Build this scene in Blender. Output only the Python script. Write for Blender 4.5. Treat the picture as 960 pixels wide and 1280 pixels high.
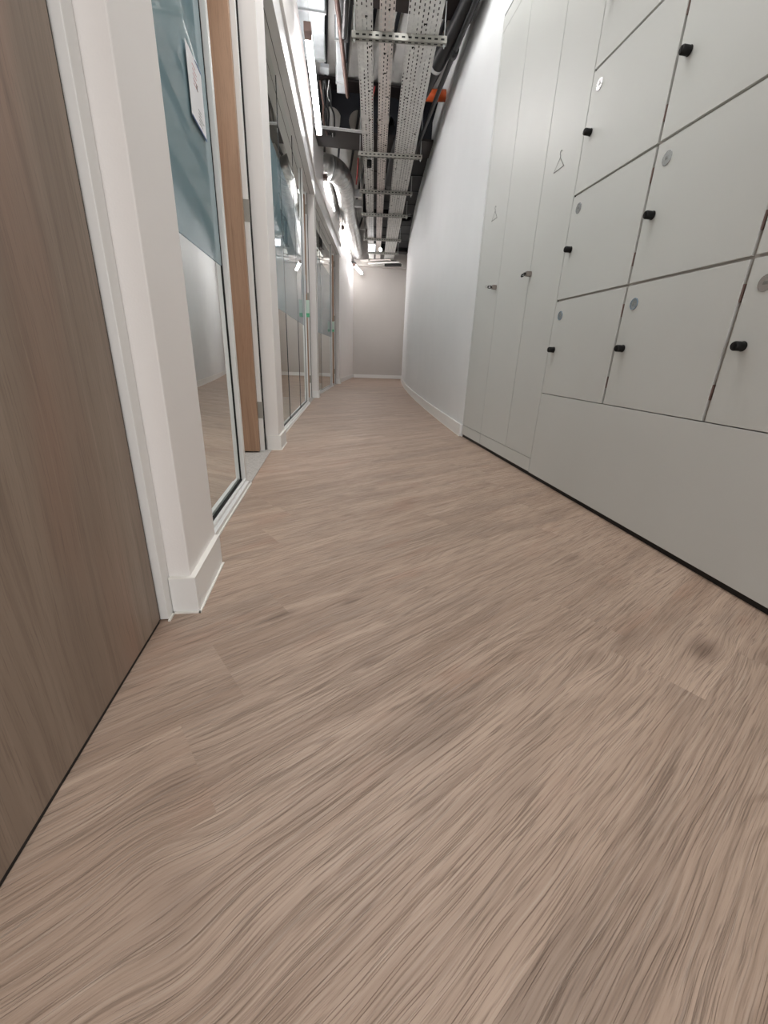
import bpy, bmesh, math, random
from mathutils import Vector, Matrix

# ------------------------------------------------------------------ start
for o in list(bpy.data.objects):
    bpy.data.objects.remove(o, do_unlink=True)
SC = bpy.context.scene
COL = SC.collection
random.seed(7)

# ------------------------------------------------------------------ camera
H = 0.60
_cx, _cy = 480.0, 640.0
_V = (427 - _cx, 2000 - _cy)             # vertical vanishing point
_W = (402 - _cx, 442.5 - _cy)            # corridor vanishing point
FPX = math.sqrt(-(_V[0] * _W[0] + _V[1] * _W[1]))
_down = Vector((_V[0], _V[1], FPX)).normalized()
_fwd = Vector((_W[0], _W[1], FPX)).normalized()
_right = _down.cross(_fwd)
_R = Matrix((_right, _fwd, -_down))       # camera (x right, y down, z fwd) -> world
cam_x = _R @ Vector((1, 0, 0)); cam_y = _R @ Vector((0, -1, 0)); cam_z = _R @ Vector((0, 0, -1))
cd = bpy.data.cameras.new('camera')
cam = bpy.data.objects.new('camera', cd)
COL.objects.link(cam)
M3 = Matrix((cam_x, cam_y, cam_z)).transposed()
cam.matrix_world = Matrix.Translation((0, 0, H)) @ M3.to_4x4()
cd.sensor_fit = 'VERTICAL'; cd.sensor_height = 36; cd.sensor_width = 27
cd.lens = FPX / 1280 * 36
cd.clip_start = 0.01
SC.camera = cam

# ------------------------------------------------------------------ world, exposure
w = bpy.data.worlds.new('World'); SC.world = w; w.use_nodes = True
w.node_tree.nodes['Background'].inputs[0].default_value = (1.0, 0.98, 0.96, 1)
w.node_tree.nodes['Background'].inputs[1].default_value = 0.5
SC.view_settings.view_transform = 'Standard'
SC.view_settings.look = 'None'
SC.view_settings.gamma = 1
SC.view_settings.use_curve_mapping = False
SC.view_settings.exposure = 0.83
TUBE_POWER = 16.0

def area(name, loc, rot, sx, sy, power, col=(1, 1, 1)):
    l = bpy.data.lights.new(name, 'AREA'); l.shape = 'RECTANGLE'; l.size = sx; l.size_y = sy
    l.energy = power; l.color = col
    o = bpy.data.objects.new(name, l); o.location = loc; o.rotation_euler = rot
    COL.objects.link(o); return o
# unseen fill lights added overhead, behind and above the camera
area('area_light', (0.3, -1.2, 3.4), (0, 0, 0), 1.0, 2.2, 8, (1, 0.985, 0.975))
area('area_light', (0.38, 2.5, 3.45), (0, 0, 0), 0.7, 2.2, 44, (1, 0.985, 0.975))
area('area_light', (0.1, -2.2, 1.25), (math.radians(90), 0, math.radians(-32)), 1.0, 2.0, 14, (1, 0.99, 0.985))   # added fill light behind the camera, lifts the lower lockers and floor
# meeting-room ceilings
area('area_light', (-2.0, 1.6, 3.2), (0, 0, 0), 0.8, 1.6, 16, (1, 0.97, 0.93))
area('area_light', (-2.0, 4.4, 3.2), (0, 0, 0), 0.8, 1.6, 16, (1, 0.97, 0.93))
area('area_light', (-1.7, 8.0, 3.2), (0, 0, 0), 0.8, 1.6, 16, (1, 0.97, 0.93))

# ------------------------------------------------------------------ materials
def nt(name):
    m = bpy.data.materials.new(name); m.use_nodes = True
    t = m.node_tree; b = t.nodes['Principled BSDF']
    return m, t, b
def sock(b, n, v):
    if n in b.inputs: b.inputs[n].default_value = v
def mat(name, col, rough=0.5, metal=0.0, bump=0.0, bscale=200, var=0.0, spec=0.5, vscale=3.0):
    m, t, b = nt(name)
    sock(b, 'Base Color', (*col, 1)); sock(b, 'Roughness', rough); sock(b, 'Metallic', metal)
    sock(b, 'Specular IOR Level', spec)
    tc = t.nodes.new('ShaderNodeTexCoord')
    n = t.nodes.new('ShaderNodeTexNoise'); n.inputs['Scale'].default_value = vscale
    n.inputs['Detail'].default_value = 4
    t.links.new(tc.outputs['Object'], n.inputs['Vector'])
    mx = t.nodes.new('ShaderNodeMixRGB'); mx.blend_type = 'MULTIPLY'
    mx.inputs[1].default_value = (*col, 1); mx.inputs[0].default_value = 1
    mr = t.nodes.new('ShaderNodeMapRange'); v = max(var, 0.015)
    mr.inputs[1].default_value = 0.3; mr.inputs[2].default_value = 0.7
    mr.inputs[3].default_value = 1 - v; mr.inputs[4].default_value = 1 + v
    t.links.new(n.outputs[0], mr.inputs[0]); t.links.new(mr.outputs[0], mx.inputs[2])
    t.links.new(mx.outputs[0], b.inputs['Base Color'])
    if bump:
        n2 = t.nodes.new('ShaderNodeTexNoise'); n2.inputs['Scale'].default_value = bscale
        t.links.new(tc.outputs['Object'], n2.inputs['Vector'])
        bp = t.nodes.new('ShaderNodeBump'); bp.inputs['Strength'].default_value = bump
        bp.inputs['Distance'].default_value = 0.002
        t.links.new(n2.outputs[0], bp.inputs['Height']); t.links.new(bp.outputs[0], b.inputs['Normal'])
    return m
def emit(name, col, s):
    m = bpy.data.materials.new(name); m.use_nodes = True; t = m.node_tree; t.nodes.clear()
    e = t.nodes.new('ShaderNodeEmission'); e.inputs[0].default_value = (*col, 1); e.inputs[1].default_value = s
    o = t.nodes.new('ShaderNodeOutputMaterial'); t.links.new(e.outputs[0], o.inputs[0]); return m

class NG:
    """small helper to chain math nodes"""
    def __init__(s, t): s.t = t
    def val(s, n, i, v):
        if isinstance(v, (int, float)): n.inputs[i].default_value = v
        else: s.t.links.new(v, n.inputs[i])
    def m(s, op, a, b=0.0, c=None, clamp=False):
        n = s.t.nodes.new('ShaderNodeMath'); n.operation = op; n.use_clamp = clamp
        s.val(n, 0, a); s.val(n, 1, b)
        if c is not None: s.val(n, 2, c)
        return n.outputs[0]
    def comb(s, x, y, z=0.0):
        n = s.t.nodes.new('ShaderNodeCombineXYZ'); s.val(n, 0, x); s.val(n, 1, y); s.val(n, 2, z); return n.outputs[0]
    def sep(s, v):
        n = s.t.nodes.new('ShaderNodeSeparateXYZ'); s.t.links.new(v, n.inputs[0]); return n.outputs
    def noise(s, v, detail=3, rough=0.5, scale=1.0):
        n = s.t.nodes.new('ShaderNodeTexNoise'); s.t.links.new(v, n.inputs['Vector'])
        n.inputs['Scale'].default_value = scale; n.inputs['Detail'].default_value = detail
        n.inputs['Roughness'].default_value = rough; return n.outputs[0]
    def rng(s, v, a, b, c=0.0, d=1.0, smooth=False):
        n = s.t.nodes.new('ShaderNodeMapRange'); s.val(n, 0, v)
        if smooth: n.interpolation_type = 'SMOOTHSTEP'
        for i, k in enumerate((a, b, c, d)): n.inputs[i + 1].default_value = k
        return n.outputs[0]
    def mix(s, f, a, b, mode='MIX'):
        n = s.t.nodes.new('ShaderNodeMixRGB'); n.blend_type = mode
        s.val(n, 0, f)
        for i, c in ((1, a), (2, b)):
            if isinstance(c, tuple): n.inputs[i].default_value = (*c, 1)
            else: s.t.links.new(c, n.inputs[i])
        return n.outputs[0]

def oak_floor():
    m, t, b = nt('oak_plank'); g = NG(t)
    tc = t.nodes.new('ShaderNodeTexCoord')
    mp = t.nodes.new('ShaderNodeMapping'); mp.vector_type = 'TEXTURE'
    mp.inputs['Rotation'].default_value = (0, 0, math.radians(31))
    t.links.new(tc.outputs['Object'], mp.inputs[0])
    s = g.sep(mp.outputs[0]); u, v = s[0], s[1]
    at = t.nodes.new('ShaderNodeAttribute'); at.attribute_name = 'plank'
    a = g.sep(at.outputs['Vector']); r1, r2, r3 = a[0], a[1], a[2]
    ou = g.m('MULTIPLY_ADD', r1, 37.0, u); ov = g.m('MULTIPLY_ADD', r2, 11.0, v)
    # knots placed where the floor shows them
    def uv(px, py):
        d = _R @ Vector((px - _cx, py - _cy, FPX)); k = -H / d.z; x, y = d.x * k, d.y * k
        c, q = math.cos(math.radians(31)), math.sin(math.radians(31))
        return x * c + y * q, -x * q + y * c
    shift = 0.0; dark = 0.0
    for (px, py, su, sv, st) in ((880, 812, .045, .016, 1.0), (780, 798, .055, .007, .7), (742, 822, .03, .012, .4),
                                 (352, 769, .03, .006, .8), (437, 752, .02, .007, .7), (462, 826, .03, .009, .5),
                                 (716, 697, .04, .008, .6), (688, 640, .05, .009, .55), (512, 628, .03, .01, .5),
                                 (958, 822, .03, .01, .5), (220, 985, .03, .02, .3), (215, 1125, .03, .03, .3),
                                 (460, 612, .06, .01, .6), (500, 590, .06, .01, .35)):
        ku, kv = uv(px, py); su *= 1.25; sv *= 1.5
        du = g.m('DIVIDE', g.m('SUBTRACT', u, ku), su); dv = g.m('DIVIDE', g.m('SUBTRACT', v, kv), sv)
        du2 = g.m('MULTIPLY', du, du)
        d2 = g.m('ADD', du2, g.m('MULTIPLY', dv, dv))
        e = g.m('EXPONENT', g.m('MULTIPLY', d2, -1.0))
        dark = g.m('ADD', dark, g.m('MULTIPLY', e, st))
        # push the grain round the knot
        wv = g.m('DIVIDE', dv, 2.2)
        e2 = g.m('EXPONENT', g.m('MULTIPLY', g.m('ADD', g.m('MULTIPLY', du2, 0.35), g.m('MULTIPLY', wv, wv)), -1.0))
        shift = g.m('ADD', shift, g.m('MULTIPLY', g.m('MULTIPLY', e2, dv), -sv * 0.42))
    warp = g.noise(g.comb(g.m('MULTIPLY', ou, 1.7), g.m('MULTIPLY', ov, 7.0), r3), 2)
    warp2 = g.noise(g.comb(g.m('MULTIPLY', ou, 9.0), g.m('MULTIPLY', ov, 22.0), r3), 2)
    f = g.m('ADD', g.m('ADD', ov, shift), g.m('ADD', g.m('MULTIPLY', warp, 0.036), g.m('MULTIPLY', warp2, 0.0035)))
    # brushed pores: fine long dashes
    ln = g.noise(g.comb(g.m('MULTIPLY', ou, 2.0), g.m('MULTIPLY', f, 105.0), r3), 2, .5)
    lines = g.rng(g.m('ABSOLUTE', g.m('SUBTRACT', g.m('FRACT', g.m('MULTIPLY', ln, 5.5)), .5)), .0, .16, 1.0, 0.0)
    brk = g.rng(g.noise(g.comb(g.m('MULTIPLY', ou, 10.0), g.m('MULTIPLY', f, 100.0), r1), 2), .36, .58)
    ln2 = g.noise(g.comb(g.m('MULTIPLY', ou, 3.5), g.m('MULTIPLY', f, 190.0), r2), 1, .5)
    lines2 = g.rng(g.m('ABSOLUTE', g.m('SUBTRACT', g.m('FRACT', g.m('MULTIPLY', ln2, 5.0)), .5)), .0, .14, 1.0, 0.0)
    brk2 = g.rng(g.noise(g.comb(g.m('MULTIPLY', ou, 16.0), g.m('MULTIPLY', f, 150.0), r2), 1), .42, .6)
    lines = g.m('MAXIMUM', g.m('MULTIPLY', lines, brk), g.m('MULTIPLY', g.m('MULTIPLY', lines2, brk2), .8))
    fine = g.noise(g.comb(g.m('MULTIPLY', ou, 5.0), g.m('MULTIPLY', f, 300.0), r3), 3, .6)
    fine2 = g.noise(g.comb(g.m('MULTIPLY', ou, 25.0), g.m('MULTIPLY', f, 620.0), r2), 2, .6)
    med = g.noise(g.comb(g.m('MULTIPLY', ou, 1.4), g.m('MULTIPLY', f, 55.0), r3), 3, .6)
    big = g.noise(g.comb(g.m('MULTIPLY', ou, 1.1), g.m('MULTIPLY', f, 13.0), r2), 3, .55)
    blot = g.noise(g.comb(g.m('MULTIPLY', ou, 2.4), g.m('MULTIPLY', ov, 7.0), r1), 3, .6)
    zone = g.noise(g.comb(g.m('MULTIPLY', ou, 1.3), g.m('MULTIPLY', ov, 5.0), r1), 1)
    # flame lines
    ring = g.m('SINE', g.m('MULTIPLY', g.m('ADD', f, g.m('MULTIPLY', warp, 0.16)), 300.0))
    ring = g.m('MULTIPLY', g.rng(ring, .45, 1.0), g.rng(zone, .5, .62, smooth=True))
    base = g.mix(g.rng(big, .3, .7), (.370, .262, .196), (.535, .402, .314))
    base = g.mix(g.m('MULTIPLY', g.rng(blot, .50, .72, smooth=True), .6), base, (.33, .245, .19))
    base = g.mix(g.m('MULTIPLY', g.rng(g.noise(g.comb(g.m('MULTIPLY', ou, 3.5), g.m('MULTIPLY', ov, 9.0), r2), 2), .58, .74, smooth=True), .42), base, (.42, .255, .18))
    base = g.mix(g.m('MULTIPLY', g.rng(med, .46, .25), .3), base, (.27, .19, .14))
    base = g.mix(g.m('MULTIPLY', ring, .38), base, (.24, .165, .12))
    base = g.mix(g.m('MULTIPLY', g.rng(fine, .47, .30), .45), base, (.20, .14, .10))
    base = g.mix(g.m('MULTIPLY', lines, .75), base, (.20, .145, .11))
    base = g.mix(g.m('MULTIPLY', g.rng(fine, .55, .72), .30), base, (.60, .51, .44))
    base = g.mix(g.m('MULTIPLY', g.rng(fine2, .44, .28), .25), base, (.22, .155, .115))
    base = g.mix(g.m('MULTIPLY', dark, .80, clamp=True), base, (.145, .095, .07))
    bright = g.rng(r3, 0, 1, .93, 1.03)
    tone = t.nodes.new('ShaderNodeMixRGB'); tone.blend_type = 'MULTIPLY'; tone.inputs[0].default_value = 1
    t.links.new(base, tone.inputs[1]); t.links.new(g.comb(bright, bright, bright), tone.inputs[2])
    t.links.new(tone.outputs[0], b.inputs['Base Color'])
    hgt = g.m('SUBTRACT', g.m('MULTIPLY', fine, .7), g.m('MULTIPLY', lines, .9))
    bp = t.nodes.new('ShaderNodeBump'); bp.inputs['Strength'].default_value = .75; bp.inputs['Distance'].default_value = .0011
    t.links.new(hgt, bp.inputs['Height']); t.links.new(bp.outputs[0], b.inputs['Normal'])
    t.links.new(g.rng(fine, .3, .7, .52, .40), b.inputs['Roughness'])
    sock(b, 'Specular IOR Level', .42)
    return m

def veneer(name, c1, c2, c3, seed=0.0, rough=.5, along='Z'):
    m, t, b = nt(name); g = NG(t)
    tc = t.nodes.new('ShaderNodeTexCoord'); s = g.sep(tc.outputs['Object'])
    u = s[2]; v = g.m('ADD', g.m('ADD', s[1], s[0]), seed)
    warp = g.noise(g.comb(g.m('MULTIPLY', u, .8), g.m('MULTIPLY', v, 3.0), seed), 2)
    f = g.m('ADD', v, g.m('MULTIPLY', warp, .12))
    big = g.noise(g.comb(g.m('MULTIPLY', u, .9), g.m('MULTIPLY', f, 11.0), seed), 3)
    med = g.noise(g.comb(g.m('MULTIPLY', u, 1.6), g.m('MULTIPLY', f, 70.0), seed), 4, .6)
    fine = g.noise(g.comb(g.m('MULTIPLY', u, 14.0), g.m('MULTIPLY', f, 520.0), seed), 2, .6)
    red = g.noise(g.comb(g.m('MULTIPLY', u, 1.2), g.m('MULTIPLY', v, 4.0), seed + 3), 2)
    c = g.mix(g.rng(big, .3, .7), c1, c2)
    c = g.mix(g.m('MULTIPLY', g.rng(red, .5, .7, smooth=True), .5), c, c3)
    c = g.mix(g.m('MULTIPLY', g.rng(med, .48, .3), .45), c, tuple(k * .6 for k in c1))
    c = g.mix(g.m('MULTIPLY', g.rng(med, .58, .72), .35), c, tuple(min(1, k * 1.35) for k in c2))
    c = g.mix(g.m('MULTIPLY', g.rng(fine, .45, .3), .4), c, tuple(k * .55 for k in c1))
    t.links.new(c, b.inputs['Base Color']); sock(b, 'Roughness', rough)
    bp = t.nodes.new('ShaderNodeBump'); bp.inputs['Strength'].default_value = .3; bp.inputs['Distance'].default_value = .0005
    t.links.new(fine, bp.inputs['Height']); t.links.new(bp.outputs[0], b.inputs['Normal'])
    return m

def carpet_mat():
    m, t, b = nt('carpet_tile'); g = NG(t)
    tc = t.nodes.new('ShaderNodeTexCoord'); s = g.sep(tc.outputs['Object'])
    n = g.noise(tc.outputs['Object'], 4, .7, 90.0)
    st = g.noise(g.comb(g.m('MULTIPLY', s[0], 12.0), g.m('MULTIPLY', s[1], 160.0)), 3)
    c = g.mix(g.rng(n, .3, .7), (.30, .285, .27), (.56, .54, .51))
    c = g.mix(g.m('MULTIPLY', g.rng(st, .4, .6), .35), c, (.50, .48, .46))
    t.links.new(c, b.inputs['Base Color']); sock(b, 'Roughness', .95)
    bp = t.nodes.new('ShaderNodeBump'); bp.inputs['Strength'].default_value = .8; bp.inputs['Distance'].default_value = .003
    t.links.new(n, bp.inputs['Height']); t.links.new(bp.outputs[0], b.inputs['Normal'])
    return m

def slot_mat(name, col, pu, pv, wu, wv, stagger=True, rough=.38):
    """galvanised sheet with real slots (transparent where punched); object x across, y along"""
    m, t, b = nt(name); g = NG(t)
    sock(b, 'Base Color', (*col, 1)); sock(b, 'Metallic', .1); sock(b, 'Roughness', rough)
    tc = t.nodes.new('ShaderNodeTexCoord'); s = g.sep(tc.outputs['Object'])
    n = g.noise(tc.outputs['Object'], 3, .6, 14.0)
    t.links.new(g.mix(g.rng(n, .35, .65), tuple(k * .82 for k in col), col), b.inputs['Base Color'])
    row = g.m('FLOOR', g.m('DIVIDE', s[0], pv))
    off = g.m('MULTIPLY', g.m('FRACT', g.m('MULTIPLY', row, .5)), 1.0 if stagger else 0.0)
    fx = g.m('ABSOLUTE', g.m('SUBTRACT', g.m('FRACT', g.m('DIVIDE', s[0], pv)), .5))
    fy = g.m('ABSOLUTE', g.m('SUBTRACT', g.m('FRACT', g.m('ADD', g.m('DIVIDE', s[1], pu), off)), .5))
    hole = g.m('MULTIPLY', g.m('LESS_THAN', fx, wv / pv / 2), g.m('LESS_THAN', fy, wu / pu / 2))
    nrm = t.nodes.new('ShaderNodeNewGeometry'); z = g.sep(nrm.outputs['Normal'])[2]
    hole = g.m('MULTIPLY', hole, g.m('GREATER_THAN', g.m('ABSOLUTE', z), .8))
    tr = t.nodes.new('ShaderNodeBsdfTransparent'); ms = t.nodes.new('ShaderNodeMixShader')
    t.links.new(hole, ms.inputs[0]); t.links.new(b.outputs[0], ms.inputs[1]); t.links.new(tr.outputs[0], ms.inputs[2])
    t.links.new(ms.outputs[0], t.nodes['Material Output'].inputs[0])
    return m

def glass_mat():
    m, t, b = nt('clear_glass'); t.nodes.remove(b); g = NG(t)
    gl = t.nodes.new('ShaderNodeBsdfGlossy'); gl.inputs['Roughness'].default_value = 0.0
    gl.inputs['Color'].default_value = (.95, .98, .97, 1)
    tr = t.nodes.new('ShaderNodeBsdfTransparent'); tr.inputs[0].default_value = (.80, .86, .83, 1)
    fr = t.nodes.new('ShaderNodeFresnel'); fr.inputs['IOR'].default_value = 1.52
    f = g.m('MULTIPLY', fr.outputs[0], 1.45, clamp=True)     # two faces of the pane
    f = g.m('MINIMUM', f, .93)
    ms = t.nodes.new('ShaderNodeMixShader'); t.links.new(f, ms.inputs[0])
    t.links.new(tr.outputs[0], ms.inputs[1]); t.links.new(gl.outputs[0], ms.inputs[2])
    t.links.new(ms.outputs[0], t.nodes['Material Output'].inputs[0]); return m

def film_mat():
    m, t, b = nt('blue_privacy_film'); g = NG(t)
    sock(b, 'Base Color', (.29, .41, .455, 1)); sock(b, 'Roughness', .01); sock(b, 'IOR', 1.75)
    tr = t.nodes.new('ShaderNodeBsdfTransparent'); tr.inputs[0].default_value = (.45, .66, .74, 1)
    ms = t.nodes.new('ShaderNodeMixShader'); ms.inputs[0].default_value = .12
    t.links.new(b.outputs[0], ms.inputs[1]); t.links.new(tr.outputs[0], ms.inputs[2])
    t.links.new(ms.outputs[0], t.nodes['Material Output'].inputs[0]); return m

def spiral_mat():
    m, t, b = nt('ribbed_foil_duct'); g = NG(t)
    sock(b, 'Metallic', .75); sock(b, 'Roughness', .34)
    at = t.nodes.new('ShaderNodeAttribute'); at.attribute_name = 'UVMap'
    s = g.sep(at.outputs['Vector'])
    rib = g.m('SINE', g.m('MULTIPLY', g.m('ADD', g.m('MULTIPLY', s[1], 14.0), s[0]), 6.2832))
    tc = t.nodes.new('ShaderNodeTexCoord'); n = g.noise(tc.outputs['Object'], 3, .6, 9.0)
    t.links.new(g.mix(g.rng(n, .35, .65), (.50, .50, .49), (.70, .70, .68)), b.inputs['Base Color'])
    bp = t.nodes.new('ShaderNodeBump'); bp.inputs['Strength'].default_value = .55; bp.inputs['Distance'].default_value = .012
    t.links.new(g.m('ADD', rib, g.m('MULTIPLY', n, 2.0)), bp.inputs['Height']); t.links.new(bp.outputs[0], b.inputs['Normal'])
    return m

WALL = mat('white_wall_paint', (.84, .81, .79), .55, bump=.12, bscale=260, var=.01)
RWALL = mat('cool_white_wall_paint', (.77, .79, .80), .5, bump=.12, bscale=260, var=.01)
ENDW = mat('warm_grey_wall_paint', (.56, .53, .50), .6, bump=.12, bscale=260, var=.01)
TRIM = mat('white_satin_trim', (.84, .835, .82), .32, var=.01)
SEAL = mat('sealant_bead', (.88, .86, .81), .5)
ALU = mat('white_aluminium_channel', (.78, .78, .77), .3, var=.01)
LOCK = mat('matt_grey_white_laminate', (.565, .58, .56), .38, bump=.05, bscale=500, var=.008)
GAPM = mat('dark_joint', (.02, .02, .02), .8, spec=.1)
LIP = mat('locker_edge_lipping', (.44, .41, .38), .5)
BLK = mat('black_plastic', (.006, .006, .006), .5, spec=.25)
BLKP = mat('black_pipe_rubber', (.022, .023, .025), .42, var=.15)
VOID = mat('black_kick_board', (.006, .006, .006), .6)  # kick boards, and the painted shade in the wood door's gaps
ALUD = mat('brushed_steel', (.42, .40, .38), .35, metal=.8)
HINGE = mat('satin_hinge_steel', (.34, .33, .30), .38, metal=.7)
GALV = mat('galvanised_steel', (.48, .50, .50), .36, metal=.55, var=.12, vscale=14)
GALVB = mat('bright_galvanised_sheet', (.50, .54, .56), .4, metal=.35, var=.1, vscale=10)
OLIVE = mat('dull_strut_steel', (.30, .295, .265), .6, metal=.2, var=.15, vscale=14)
DECK = mat('pale_metal_deck', (.50, .53, .53), .45, metal=.25, var=.1, vscale=8)
BEAM = mat('dark_painted_beam', (.010, .012, .017), .6, var=.25, vscale=6)
BEAMB = mat('brown_black_beam_flange', (.022, .016, .015), .55, var=.2, vscale=8)
VOID_DARK = mat('dark_lagging', (.009, .0095, .011), .6, var=.3)  # near-black, paints the darkness of the unlit ceiling void
CONC = mat('grey_soffit_board', (.68, .68, .66), .7, var=.08, vscale=5)
BROWN = mat('brown_primer_steel', (.16, .10, .085), .5, var=.15)
ORANGE = mat('orange_pipe_paint', (.62, .10, .02), .45, var=.2)
RED = mat('red_cable_sheath', (.45, .03, .03), .5)
WHITEP = mat('white_plastic', (.75, .76, .76), .35)
PAPER = mat('white_paper', (.80, .80, .82), .6)
BLUE = mat('blue_tape', (.03, .09, .25), .45)
BLUEP = mat('blue_printed_strip', (.10, .20, .45), .45)
GREEN = mat('green_plastic', (.10, .50, .25), .4)
LGREEN = mat('pale_green_plastic', (.66, .80, .70), .4)
INK = mat('grey_ink', (.16, .17, .16), .6)
REDINK = mat('red_ink', (.55, .12, .10), .6)
DISC = mat('satin_aluminium_disc', (.50, .51, .51), .26, metal=.75)
DISCB = mat('blue_rim_film', (.10, .20, .30), .35)
GREYLEV = mat('grey_lock_barrel', (.25, .22, .20), .38, metal=.6)
CARPET = carpet_mat()
OAK = oak_floor()
PANELW = veneer('grey_oak_veneer', (.222, .163, .124), (.312, .243, .190), (.335, .198, .145), 1.3, .5)
DOORW = veneer('brown_oak_veneer', (.30, .175, .105), (.42, .265, .175), (.36, .19, .11), 4.1, .5)
TRAY = slot_mat('slotted_tray_steel', (.82, .82, .79), .052, .034, .030, .009)
TRAYP = slot_mat('slotted_tray_steel_warm', (.82, .76, .72), .052, .030, .030, .008)
STRUT = slot_mat('slotted_strut_steel', (.45, .45, .41), .05, .06, .0, .0)
GLASS = glass_mat(); FILM = film_mat(); SPIRAL = spiral_mat()
TUBE = emit('tube_glow', (1.0, .965, .96), TUBE_POWER)
SIGNL = emit('lit_panel', (.95, .95, 1.0), 2.2)

# ------------------------------------------------------------------ mesh helpers
def link(name, bm, m, parent=None, smooth=False, bevel=0.0, loc=None):
    me = bpy.data.meshes.new(name)
    bmesh.ops.recalc_face_normals(bm, faces=bm.faces)
    bm.to_mesh(me); bm.free()
    if isinstance(m, (list, tuple)):
        for x in m: me.materials.append(x)
    else: me.materials.append(m)
    if smooth:
        for p in me.polygons: p.use_smooth = True
    o = bpy.data.objects.new(name, me); COL.objects.link(o)
    if parent: o.parent = parent
    if loc: o.location = loc
    if bevel:
        b = o.modifiers.new('bevel', 'BEVEL'); b.width = bevel; b.segments = 2; b.limit_method = 'ANGLE'
    return o
def struct(o): o['kind'] = 'structure'; return o
def empty(name, loc=(0, 0, 0), rz=0.0, label=None, cat=None, group=None, kind=None):
    o = bpy.data.objects.new(name, None); o.empty_display_size = .1; COL.objects.link(o)
    o.location = loc; o.rotation_euler = (0, 0, rz)
    tag(o, label, cat, group, kind); return o
def tag(o, label=None, cat=None, group=None, kind=None):
    if label: o['label'] = label
    if cat: o['category'] = cat
    if group: o['group'] = group
    if kind: o['kind'] = kind
    return o
def box(bm, x0, x1, y0, y1, z0, z1, mi=0):
    vs = [bm.verts.new(p) for p in ((x0, y0, z0), (x1, y0, z0), (x1, y1, z0), (x0, y1, z0),
                                    (x0, y0, z1), (x1, y0, z1), (x1, y1, z1), (x0, y1, z1))]
    for f in ((0, 3, 2, 1), (4, 5, 6, 7), (0, 1, 5, 4), (1, 2, 6, 5), (2, 3, 7, 6), (3, 0, 4, 7)):
        fc = bm.faces.new([vs[i] for i in f]); fc.material_index = mi
def nb(): return bmesh.new()
def bx(name, m, dims, parent=None, bevel=0.0):
    bm = nb(); box(bm, *dims); return link(name, bm, m, parent, bevel=bevel)
def obox(bm, c, ux, hx, uy, hy, z0, z1, mi=0):
    """box with centre c (xy), half sizes along unit dirs"""
    ux = Vector((*ux, 0)); uy = Vector((*uy, 0)); c = Vector((c[0], c[1], 0))
    q = [c - ux * hx - uy * hy, c + ux * hx - uy * hy, c + ux * hx + uy * hy, c - ux * hx + uy * hy]
    vs = [bm.verts.new((p.x, p.y, z)) for z in (z0, z1) for p in q]
    for f in ((0, 3, 2, 1), (4, 5, 6, 7), (0, 1, 5, 4), (1, 2, 6, 5), (2, 3, 7, 6), (3, 0, 4, 7)):
        fc = bm.faces.new([vs[i] for i in f]); fc.material_index = mi
def strip(bm, C, d0, d1, y0, y1, z0, z1, n=None, mi=0):
    """curved box following the wall line C(y), between offsets d0,d1"""
    n = n or max(1, int(abs(y1 - y0) / .25))
    rings = []
    for i in range(n + 1):
        y = y0 + (y1 - y0) * i / n; x = C(y); s = (C(y + .01) - C(y - .01)) / .02
        nx, ny = 1 / math.hypot(1, s), -s / math.hypot(1, s)
        rings.append([bm.verts.new((x + nx * d, y + ny * d, z)) for d, z in ((d0, z0), (d1, z0), (d1, z1), (d0, z1))])
    for a, b in zip(rings, rings[1:]):
        for k in range(4):
            f = bm.faces.new((a[k], a[(k + 1) % 4], b[(k + 1) % 4], b[k])); f.material_index = mi
    bm.faces.new(rings[0]).material_index = mi; bm.faces.new(rings[-1][::-1]).material_index = mi
def st(name, m, C, d0, d1, y0, y1, z0, z1, parent=None, n=None, bevel=0.0):
    bm = nb(); strip(bm, C, d0, d1, y0, y1, z0, z1, n); return link(name, bm, m, parent, bevel=bevel)
def tube(bm, pts, r, n=12, cap=True, mi=0, uv=False):
    pts = [Vector(p) for p in pts]
    uvl = bm.loops.layers.uv.get('UVMap') or (bm.loops.layers.uv.new('UVMap') if uv else None)
    rs = r if isinstance(r, (list, tuple)) else [r] * len(pts)
    rings = []; L = [0]
    ref = None
    for i, p in enumerate(pts):
        a = pts[max(i - 1, 0)]; b = pts[min(i + 1, len(pts) - 1)]
        t = (b - a).normalized()
        if ref is None: ref = Vector((0, 0, 1)) if abs(t.z) < .9 else Vector((1, 0, 0))
        x = ref.cross(t).normalized(); y = t.cross(x); ref = y
        rings.append([bm.verts.new(p + (x * math.cos(k * 2 * math.pi / n) + y * math.sin(k * 2 * math.pi / n)) * rs[i]) for k in range(n)])
        if i: L.append(L[-1] + (p - pts[i - 1]).length)
    for j, (a, b) in enumerate(zip(rings, rings[1:])):
        for k in range(n):
            f = bm.faces.new((a[k], a[(k + 1) % n], b[(k + 1) % n], b[k])); f.smooth = True; f.material_index = mi
            if uvl:
                for lp, (q, h) in zip(f.loops, ((k, j), (k + 1, j), (k + 1, j + 1), (k, j + 1))): lp[uvl].uv = (q / n, L[h])
    if cap:
        bm.faces.new(rings[0][::-1]).material_index = mi; bm.faces.new(rings[-1]).material_index = mi
def tb(name, m, pts, r, n=12, parent=None, cap=True, uv=False):
    bm = nb(); tube(bm, pts, r, n, cap, uv=uv)
    me_s = [f.smooth for f in bm.faces]
    return link(name, bm, m, parent)
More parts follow.
